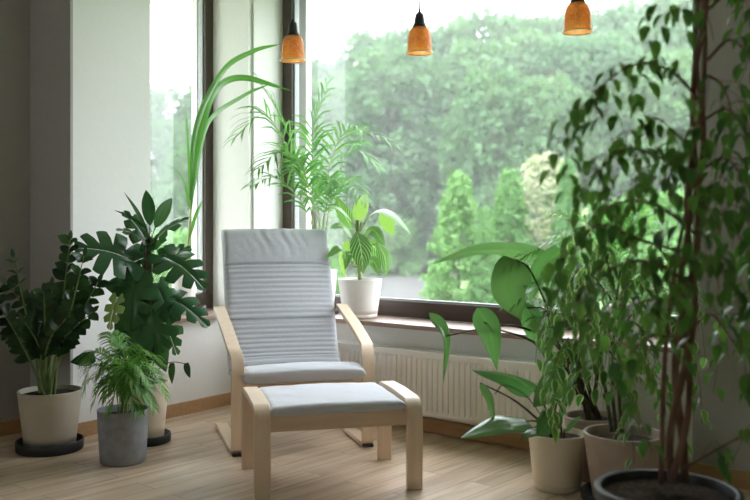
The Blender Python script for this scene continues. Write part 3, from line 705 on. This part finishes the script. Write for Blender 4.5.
# --- dieffenbachia
DD = sill_at(360, .075)
di = plant('dieffenbachia', 360, 300, DD, 'patterned dieffenbachia in a white pot at the corner end of the windowsill', z=SZ)
di['label'] = 'dieffenbachia with pale-veined leaves in a white pot on the big windowsill'
pot(di, .098, .128, .225, M['white'], groove=True)
fo, pf, st = MB(), MB(), MB(); db = V((di.location.x, di.location.y, SZ+.20))
tube(st, spline([db, pt(358, 245, DD), pt(358, 220, DD)], 8), .012, 8)
for tgt, ps, w_, up, pr_ in ((fo, [(357, 232, -.05), (361, 250, -.13), (363, 273, -.15)], .062, TOCAM+Sh*.1, OVAL), (fo, [(378, 243, -.05), (385, 258, -.1), (386, 276, -.12)], .042, TOCAM+Sh*.4, OVAL),
        (fo, [(362, 222, 0), (378, 211, -.04), (394, 216, -.08), (410, 233, -.1)], .052, UP+TOCAM*.25, OVAL), (fo, [(352, 222, 0), (340, 209, -.04), (326, 206, -.08)], .045, UP+TOCAM*.4, OVAL),
        (pf, [(357, 222, .02), (361, 208, .02), (367, 193, .02)], .045, TOCAM, OVAL), (fo, [(352, 238, 0), (342, 226, -.04), (330, 228, -.08)], .045, UP+TOCAM*.6, OVAL),
        (fo, [(347, 262, -.05), (340, 248, -.1), (326, 258, -.15)], .040, UP+TOCAM*.6, OVAL), (fo, [(362, 238, -.02), (373, 230, -.08), (385, 246, -.12)], .045, UP*.8+TOCAM*.8, OVAL),
        (fo, [(364, 262, -.03), (374, 262, -.08), (380, 276, -.1)], .035, TOCAM+UP*.4, OVAL), (fo, [(354, 262, .03), (349, 254, -.03), (345, 270, -.08)], .032, TOCAM+UP*.4-Sh*.3, OVAL),
        (pf, [(348, 240, .05), (344, 256, .04), (344, 276, .03)], .036, TOCAM-Sh*.3, OVAL), (pf, [(380, 212, .05), (387, 222, .05), (393, 236, .05)], .042, TOCAM, OVAL),
        (fo, [(352, 228, .06), (344, 214, .08), (336, 196, .08)], .045, TOCAM-Sh*.2, OVAL), (fo, [(366, 240, .06), (376, 250, .06), (380, 268, .06)], .045, TOCAM, OVAL)):
    q = [pt(a, b, DD+c) for a, b, c in ps]
    blade(tgt, q, w_, pr_, up=up, fold=.22, n=14, cross=3, wav=.05)
    tube(st, spline([pt(359, min(268, ps[0][1]+22), DD), q[0].lerp(pt(359, ps[0][1]+8, DD), .5), q[0]], 6), .0045, 6)
fin(di, fo, M['dieff'], st, M['palmstem']); y2 = pf.build('pale_foliage', M['dieffpale'], di, True, 0, True); y2['label'] = 'yellow-green unpatterned leaves'

# --- broad-leaved plant in the cream pot
CD = 3.665
cr = plant('philodendron', 557, 480, CD, 'philodendron with a few broad arrow-shaped leaves in a small cream pot')
pot(cr, .095, .120, .232, M['cream'], groove=True)
fo, st = MB(), MB(); cb_ = V((cr.location.x, cr.location.y, .19))
PH = [([(534, 391, -.05), (512, 377, -.12), (472, 370, -.2)], .050, UP*.55+TOCAM*-.55, HEART, -.2), ([(480, 383, -.18), (490, 400, -.2), (495, 430, -.22)], .026, TOCAM*.8-Sh*.7, LANCE, .5),
      ([(526, 421, -.1), (500, 424, -.25), (461, 438, -.4)], .055, UP+TOCAM*.75, HEART, .2), ([(563, 376, -.1), (549, 390, -.16), (533, 407, -.2)], .056, TOCAM+UP*.3, HEART, .2),
      ([(558, 413, -.15), (547, 424, -.2), (537, 436, -.24)], .045, TOCAM+UP*.5, HEART, .2), ([(559, 425, -.05), (568, 395, -.05), (578, 362, -.03)], .026, TOCAM*.6-Sh, LANCE, .7),
      ([(530, 428, -.05), (520, 424, -.1), (500, 430, -.2)], .03, UP+TOCAM*.3, LANCE, .3), ([(565, 432, -.08), (573, 423, -.1), (581, 415, -.1)], .012, TOCAM+UP, LANCE, .2),
      ([(545, 432, -.1), (532, 432, -.18), (520, 440, -.25)], .03, UP+TOCAM*.7, LANCE, .2), ([(548, 380, .05), (556, 362, .05), (568, 350, .08)], .04, TOCAM, HEART, .2)]
for ps, w_, up, pr_, fo_ in PH:
    q = [pt(a, b, CD+c) for a, b, c in ps]
    blade(fo, q, w_, pr_, up=up, fold=fo_, n=16, cross=4, wav=.06)
    src = cb_+V((R.uniform(-.03, .03), R.uniform(-.03, .03), 0)); m0 = src.lerp(q[0], .55)+V((0, 0, .03))
    tube(st, spline([src, m0, q[0]], 10), [.0058-.0003*i for i in range(11)], 6)
tube(st, spline([cb_, pt(530, 400, CD-.05), pt(505, 385, CD-.15), pt(495, 394, CD-.2)], 12), .0022, 5)
fin(cr, fo, M['philo'], st, M['darkstem'])

# --- elephant-ear plant in the pinkish pot behind
ED = 3.82
el = plant('elephant_ear', 592, 450, ED, 'large elephant ear plant in a pinkish clay pot beside the radiator')
pot(el, .096, .122, .270, M['pink'])
fo, st = MB(), MB(); eb = V((el.location.x, el.location.y, .25))
EL = [([(540, 257, 0), (510, 250, -.02), (470, 252, -.05), (431, 264, -.08)], .098, UP*1.0-TOCAM*.38, HEART, .42), ([(515, 260, -.05), (508, 288, -.07), (522, 320, -.08)], .090, TOCAM*-1+UP*.15-Sh*.25, HEART, .12),
      ([(429, 313, -.15), (445, 336, -.15), (443, 384, -.16)], .042, TOCAM*.7+Sh*.8, LANCE, .6), ([(477, 308, -.12), (490, 332, -.13), (497, 370, -.14)], .062, TOCAM+UP*.1, LANCE, .35),
      ([(524, 303, -.02), (538, 330, -.03), (550, 356, -.02)], .060, TOCAM-Sh*.3, OVAL, .3), ([(560, 250, .05), (540, 272, .05), (530, 300, .05)], .05, TOCAM*-1, HEART, .2)]
PE = [[(580, 385), (556, 340), (523, 300), (499, 259)], [(578, 380), (552, 318), (530, 270), (515, 260)], [(578, 385), (556, 345), (515, 326), (480, 329), (446, 336)],
      [(578, 388), (556, 357), (525, 338), (500, 330), (484, 322)], [(578, 380), (560, 340), (545, 310), (527, 308)], [(582, 380), (580, 320), (575, 270), (560, 250)]]
for (ps, w_, up, pr_, fo_), pe in zip(EL, PE):
    q = [pt(a, b, ED+c) for a, b, c in ps]
    blade(fo, q, w_, pr_, up=up, fold=fo_, n=18, cross=4, wav=.05)
    dz = ps[1][2]; k_ = len(pe)
    tube(st, spline([eb+V((R.uniform(-.03, .03), R.uniform(-.03, .03), 0))]+[pt(a, b, ED+dz*(i+1)/k_) for i, (a, b) in enumerate(pe)], 20), [.0075-.00022*i for i in range(21)], 7)
for k_ in range(4):
    a = eb+V((R.uniform(-.04, .04), R.uniform(-.04, .04), 0)); tube(st, spline([a, pt(572+k_*8, 385, ED), pt(568+k_*10, 350, ED)], 6), .009, 7)
fin(el, fo, M['philo'], st, M['darkstem'])

# --- second palm on the sill behind the figs
QD = sill_at(625, .06)
qa = plant('palm', 625, 320, QD, 'palm with narrow silvery leaflets on the windowsill behind the two figs', z=SZ); qa.name = 'potted_palm'
pot(qa, .075, .095, .16, M['white'])
fo, st = MB(), MB(); qb = V((qa.location.x, qa.location.y, SZ+.13))
for pth, ll in (([(600, 270), (560, 240), (505, 268)], .16), ([(600, 280), (555, 275), (510, 305)], .16), ([(610, 260), (590, 225), (548, 215)], .16), ([(615, 250), (610, 215), (580, 195)], .14),
                ([(630, 250), (640, 210), (655, 200)], .15), ([(605, 290), (575, 290), (535, 322)], .16), ([(620, 255), (630, 225), (620, 205)], .13),
                ([(640, 290), (650, 285), (660, 315)], .14), ([(612, 285), (590, 262), (560, 282)], .15), ([(600, 300), (570, 312), (548, 345)], .13), ([(620, 290), (605, 290), (590, 318)], .14)):
    frond(fo, st, [qb]+[pt(a, b, QD-.05-.12*i) for i, (a, b) in enumerate(pth)], ll, 18, .0065, .3, .8, .3, .0035)
fin(qa, fo, M['areca'], st, M['palmstem'])

# ------------------------------------------------------------------ figs
def fig(fo, st, trunks, branches, D, leaf, tw, dens, seed):
    rr = random.Random(seed)
    for ps, r0, r1 in trunks:
        c = spline([pt(a, b, D+d_) for a, b, d_ in ps], 40); tube(st, c, [r0+(r1-r0)*i/40 for i in range(41)], 9)
    for ps, r0, ntw in branches:
        c = spline([pt(a, b, D+d_) for a, b, d_ in ps], 24); tube(st, c, [r0*(1-.8*i/24)+.0008 for i in range(25)], 6)
        for k_ in range(ntw):
            t = .18+.82*(k_+rr.random())/ntw; i = min(int(t*24), 23); p0 = c[i]
            L = rr.uniform(*tw); dr = (c[i+1]-c[i]).normalized()
            sd = V((rr.uniform(-1, 1), rr.uniform(-1, 1), 0))*.75
            tp = [p0, p0+(dr*.5+sd*.5+UP*.1).normalized()*L*.35, p0+(dr*.5+sd*.6).normalized()*L*.55+V((0, 0, -L*.30)), p0+(dr*.4+sd*.6).normalized()*L*.6+V((0, 0, -L*.75))]
            tc_ = spline(tp, 10); tube(st, tc_, .0011, 4)
            nl = max(3, int(L*dens))
            for m_ in range(nl):
                t2 = .12+.88*(m_+.5)/nl; i2 = min(int(t2*10), 9); q = tc_[i2].lerp(tc_[i2+1], t2*10-i2)
                a = rr.uniform(0, 2*PI); l_ = leaf*rr.uniform(.75, 1.2)
                h_ = V((math.cos(a), math.sin(a), 0))
                d1 = (h_*.9+V((0, 0, -.5))).normalized(); d2 = (h_*.35+V((0, 0, -1))).normalized()
                e0 = q+d1*l_*.2; e1 = e0+d1*l_*.35+V((0, 0, -l_*.12)); e2 = e1+d2*l_*.55
                up = V((rr.uniform(-.4, .4), rr.uniform(-.4, .4), .3))+h_
                R.seed(rr.random()); blade(fo, [e0, e1, e2], l_*.24, OVAL, up=up, fold=.3, n=5)
# variegated fig in the taupe pot
TD = 3.50
va = plant('variegated_fig', 624, 480, TD, 'bushy variegated weeping fig with pale-edged leaves in a pinkish brown pot', z=.008)
pot(va, .122, .159, .262, M['pink'], rimw=.012, soil=.035)
saucer((va.location.x, va.location.y, 0), .168, .035, M['black'], 'wide dark saucer under the variegated fig pot')
fo, st = MB(), MB()
fig(fo, st, [([(616, 432, 0), (612, 380, 0), (615, 320, .02), (620, 270, .02)], .008, .003), ([(622, 432, .03), (618, 370, .03), (624, 310, 0), (632, 260, 0)], .009, .003), ([(612, 432, .02), (604, 380, .05), (596, 320, .06), (590, 275, .0)], .008, .003)],
    [([(616, 360, 0), (595, 335, -.1), (575, 345, -.15)], .003, 7), ([(618, 330, 0), (645, 305, -.1), (668, 325, -.15)], .003, 7), ([(612, 300, 0), (585, 270, -.05), (562, 290, -.1)], .003, 8),
     ([(625, 290, 0), (655, 262, -.05), (680, 285, -.1)], .003, 8), ([(598, 310, .05), (580, 285, .1), (566, 310, .1)], .003, 7), 
     ([(615, 380, 0), (630, 360, -.15), (645, 372, -.2)], .003, 6), ([(612, 350, 0), (608, 330, -.2), (612, 345, -.25)], .003, 7),
     ([(620, 300, 0), (625, 280, -.2), (632, 300, -.25)], .003, 7), 
     ([(600, 260, 0), (600, 245, -.2), (590, 262, -.25)], .003, 7)],
    TD, .066, (.16, .34), 30, 3)
fin(va, fo, M['varieg'], st, M['darkstem'])
# weeping fig in the black pot
BD = 2.62
fg = plant('weeping_fig', 667, 495, BD, 'tall dark weeping fig with twined stems in a wide black pot')
pot(fg, .150, .212, .305, M['blackpot'], rimw=.022, soil=.022, bulge=.012)
fo, st = MB(), MB()
def braid(ph):
    ps = []
    for i in range(15):
        t = i/14; y_ = 482-t*520; x0 = 682+26*t+(-3 if t > .75 else 0)
        a = ph+t*13; r_ = 9*(1-.45*t); ps.append((x0+r_*math.cos(a)-6*(1-t), y_, .03*math.sin(a)))
    return ps
TR = [(braid(0), .013, .007), (braid(2.1), .012, .006), (braid(4.2), .011, .006), ([(661, 484, .02), (663, 400, .0), (668, 320, .02), (680, 240, .04), (696, 170, .03)], .0085, .005)]
BR = [([(703, 105, 0), (672, 72, -.05), (636, 64, -.1), (604, 84, -.15), (582, 108, -.2)], .005, 13), ([(706, 40, 0), (690, 15, -.05), (672, 8, -.1)], .004, 5), ([(700, 190, 0), (665, 160, -.1), (625, 150, -.2), (592, 175, -.25)], .005, 13),
      ([(697, 235, 0), (655, 205, .05), (612, 205, .1), (575, 235, .1)], .005, 10), ([(692, 285, 0), (650, 262, -.15), (610, 270, -.2), (580, 305, -.25)], .005, 9), ([(690, 320, 0), (660, 300, .1), (620, 310, .2)], .004, 10),
      ([(707, 60, 0), (730, 40, -.05), (752, 62, -.1), (775, 110, -.15)], .005, 9), ([(703, 120, 0), (728, 110, .05), (752, 140, .1)], .004, 9), ([(700, 170, 0), (728, 160, -.1), (757, 200, -.15)], .004, 10),
      ([(697, 230, 0), (722, 215, 0), (750, 255, 0)], .004, 10), ([(694, 275, 0), (716, 262, -.1), (742, 300, -.15)], .004, 10), ([(690, 330, 0), (712, 315, .1), (738, 350, .12)], .004, 7),
      ([(688, 350, 0), (655, 335, -.1), (628, 355, -.15)], .004, 7), ([(682, 470, -.03), (712, 452, -.08), (745, 436, -.1), (775, 432, -.1)], .004, 4), ([(705, 75, 0), (722, 85, -.1), (735, 120, -.12)], .004, 7),
      ([(699, 205, 0), (705, 190, -.2), (700, 215, -.25)], .003, 7), ([(695, 265, 0), (680, 250, -.2), (672, 275, -.25)], .003, 8), ([(702, 140, 0), (690, 130, -.15), (680, 150, -.2)], .003, 7),
      ([(707, 10, 0), (735, -10, 0), (765, 10, 0)], .004, 8), ([(695, 255, 0), (640, 240, -.1), (600, 225, -.2), (560, 262, -.25)], .0045, 7), ([(698, 160, 0), (660, 120, .1), (640, 130, .15)], .003, 5)]
fig(fo, st, TR, BR, BD, .062, (.10, .27), 27, 11)
fo.build('foliage', M['ficus'], fg, True, 0, True); st.build('trunk', M['bark'], fg, True, 0, True)

# ------------------------------------------------------------------ outside
GZ = -.45
OUT = MB(); box(OUT, -70, 70, T2+.01, 90, GZ-.2, GZ); box(OUT, -70, -2.2, -40, T2, GZ-.2, GZ); struct('ground', OUT, M['lawn'])
c0 = pt(360, 231, 24)
o = MB(); cs = [pt(px, 231, d) for px, d in ((180, 19), (425, 19), (440, 29), (180, 29))]
o.add([(c.x, c.y, GZ+z) for z in (.0, .02) for c in cs], [(4, 5, 6, 7), (0, 1, 5, 4), (1, 2, 6, 5), (2, 3, 7, 6), (3, 0, 4, 7)]); o = struct('path', o, M['gravel'])
def crown(mb, shape, nc, nq, cl, size, rr):
    """leaf clumps set in a crown of unit height; shape(z) is the crown radius"""
    for _ in range(nc):
        z = rr.uniform(.06, .97); ra = shape(z); a = rr.uniform(0, 2*PI); r_ = ra*math.sqrt(rr.uniform(.25, 1))
        c = V((r_*math.cos(a), r_*math.sin(a), z)); cr_ = cl*rr.uniform(.7, 1.2); base = rr.random()
        for _ in range(nq):
            d = V((rr.gauss(0, 1), rr.gauss(0, 1), rr.gauss(0, 1))).normalized()*cr_*rr.random()**.4; d.z *= .7
            p_ = c+d; n_ = (d+V((rr.gauss(0, 1), rr.gauss(0, 1), rr.gauss(0, 1)))*cr_*.6+V((0, 0, cr_*.4))).normalized()
            s1 = n_.orthogonal().normalized(); s1.rotate(Matrix.Rotation(rr.uniform(0, 6.28), 3, n_)); s2 = n_.cross(s1)
            q = size*rr.uniform(.6, 1.2); mb.cur = min(1, max(0, base+rr.uniform(-.2, .2)))
            mb.add([p_+s1*q, p_+s2*q*.6, p_-s1*q, p_-s2*q*.6], [(0, 1, 2, 3)])
def tree_proto(name, shape, nc, nq, cl, size, m, trunk, seed):
    r_ = empty(name, (0, 0, 0)); mb = MB(); crown(mb, shape, nc, nq, cl, size, random.Random(seed)); mb.build('crown', m, r_)
    if trunk: tube(MB(), [(0, 0, -.02), (.01, 0, .3), (0, .01, .7)], [trunk, trunk*.7, trunk*.3], 8).build('trunk', M['outbark'], r_)
    return r_
def copytree(o):
    c = o.copy(); COL.objects.link(c)
    for ch in o.children:
        e = ch.copy(); COL.objects.link(e); e.parent = c
    return c
BROAD = lambda z: .34*(max(0, math.sin(PI*min(1, (z*.9+.08))))**.6)
OVATE = lambda z: .26*(max(0, math.sin(PI*(z*.92+.06)))**.55)
protos = [tree_proto('broadleaf_tree', BROAD, 520, 22, .055, .016, M['far'], .02, 1), tree_proto('broadleaf_tree', OVATE, 460, 22, .05, .016, M['far'], .016, 2), tree_proto('broadleaf_tree', BROAD, 520, 22, .055, .016, M['far'], .02, 3)]
used = [False]*3
rr = random.Random(5)
prof = [(60, 92), (150, 90), (180, 100), (215, 80), (260, 72), (300, 66), (335, 62), (352, 32), (385, 36), (420, 30), (450, 38), (480, 12), (515, 10), (550, 24), (585, 12), (620, 4), (660, -6), (700, -14), (780, -10), (860, 0)]
def top_at(px):
    for (a, b), (c, d) in zip(prof, prof[1:]):
        if a <= px <= c: return b+(d-b)*(px-a)/(c-a)
    return 40
k_ = 0
for row, (d, step, drop) in enumerate(((40, 40, 0), (34, 46, 8), (28, 60, 60))):
    px = 40+row*17
    while px < 880:
        dd = d+rr.uniform(-1.5, 1.5); tp = top_at(px)-6+drop+rr.uniform(-4, 10 if not drop else 40)
        if row == 2 and 300 < px < 440: px += step; continue
        h_ = EYE-(tp-HY)/FPX*dd-GZ; c = pt(px, 231, dd); i = k_ % 3
        o = protos[i] if not used[i] else copytree(protos[i]); used[i] = True
        o.location = (c.x, c.y, GZ); o.rotation_euler = (0, 0, rr.uniform(0, 6)); wd = rr.uniform(.85, 1.15); o.scale = (h_*wd, h_*wd, h_)
        tag(o, 'tall pale green broadleaf tree in the hazy wood beyond the window', 'tree', 'trees of the wood outside'); px += step*rr.uniform(.85, 1.15); k_ += 1
CONE = lambda z: .27*(1-z)**.85*min(1, z*8+.3)
tj = None
for px, tp, d, wd, lab in ((458, 170, 12, 1.05, 'pointed light green conifer outside, standing nearest the gravel path'), (510, 168, 12.6, .95, 'light green conifer outside just behind a pointed one and left of the pale bush'),
                           (568, 158, 12.2, .62, 'slim green conifer outside, close beside the pale cream bush'), (486, 205, 11.6, .7, 'short conifer outside wedged between two taller ones')):
    c = pt(px, 231, d); h_ = EYE-(tp-HY)/FPX*d-GZ
    if tj is None:
        tj = tree_proto('conifer', CONE, 330, 40, .045, .014, M['thuja'], .015, 8); o = tj
    else: o = copytree(tj)
    o.location = (c.x, c.y, GZ); o.scale = (h_*wd, h_*wd, h_); o.rotation_euler = (0, 0, px); tag(o, lab, 'conifer', 'conifers outside the window')
c = pt(545, 231, 13); h_ = EYE-(152-HY)/FPX*13-GZ
o = tree_proto('pale_shrub', lambda z: .20*math.sin(PI*min(1, z*.8+.2))**.5, 300, 26, .045, .014, M['palebush'], 0, 21); o.location = (c.x, c.y, GZ); o.scale = (h_*1.15, h_*1.15, h_)
tag(o, 'tall cream-variegated shrub outside between the conifers', 'shrub')
bs = tree_proto('garden_shrub', lambda z: .55*math.sin(PI*min(1, z*.6+.35))**.5, 110, 40, .15, .035, M['thuja'], 0, 31); first = True
for px, d, h_, lab in ((305, 17, 1.35, 'round green shrub outside seen just past the corner window post'), (395, 30, 1.9, 'low green shrub outside at the far edge of the gravel path'), (345, 31, 2.2, 'rounded shrub outside beyond the gravel path, behind the dieffenbachia'),
                   (610, 15, 1.9, 'leafy green shrub outside seen between branches of the weeping fig'), (660, 16, 2.2, 'leafy shrub outside next to the end of the big window'), (170, 16, 1.5, 'green shrub outside the narrow side window')):
    o = bs if first else copytree(bs); first = False
    c = pt(px, 231, d); o.location = (c.x, c.y, GZ); o.scale = (h_, h_, h_); o.rotation_euler = (0, 0, px); tag(o, lab, 'shrub', 'shrubs in the garden')

hz = bpy.data.materials.new('thin_mist'); hz.use_nodes = True; nt = hz.node_tree; nt.nodes.clear()
vs_ = nt.nodes.new('ShaderNodeVolumeScatter'); vs_.inputs['Density'].default_value = .0042; vs_.inputs['Color'].default_value = (.96, .98, .98, 1)
nt.links.new(vs_.outputs[0], nt.nodes.new('ShaderNodeOutputMaterial').inputs['Volume'])
o = MB(); cs = [pt(px, 231, d) for px, d in ((-120, 17), (960, 17), (960, 60), (-120, 60))]
o.add([(c.x, c.y, z) for z in (GZ+.03, 14) for c in cs], [(3, 2, 1, 0), (4, 5, 6, 7), (0, 1, 5, 4), (1, 2, 6, 5), (2, 3, 7, 6), (3, 0, 4, 7)])
o = o.build('mist', hz, None, False); tag(o, 'thin pale mist hanging over the wood outside', 'mist', kind='stuff')

# ------------------------------------------------------------------ light, camera, view
W_ = bpy.data.worlds.new('overcast'); S.world = W_; W_.use_nodes = True
bg = W_.node_tree.nodes['Background']; bg.inputs['Color'].default_value = (.92, .94, 1.0, 1); bg.inputs['Strength'].default_value = 4.0
cam = bpy.data.cameras.new('camera'); co = bpy.data.objects.new('camera', cam); COL.objects.link(co)
co.location = CAM; co.rotation_euler = (PI/2, 0, math.atan2(.6406, .768))
cam.sensor_width = 36; cam.lens = 36*FPX/750; cam.shift_y = -(250-HY)/750
cam.clip_start = .05; cam.clip_end = 300
cam.dof.use_dof = True; cam.dof.focus_distance = 4.4; cam.dof.aperture_fstop = 1.8
S.camera = co
S.view_settings.view_transform = 'Standard'; S.view_settings.look = 'None'; S.view_settings.gamma = 1; S.view_settings.exposure = 1.2
S.cycles.use_denoising = True; S.cycles.max_bounces = 10; S.cycles.diffuse_bounces = 6; S.cycles.transparent_max_bounces = 16; S.cycles.sample_clamp_indirect = 8
S.cycles.caustics_reflective = False; S.cycles.caustics_refractive = False
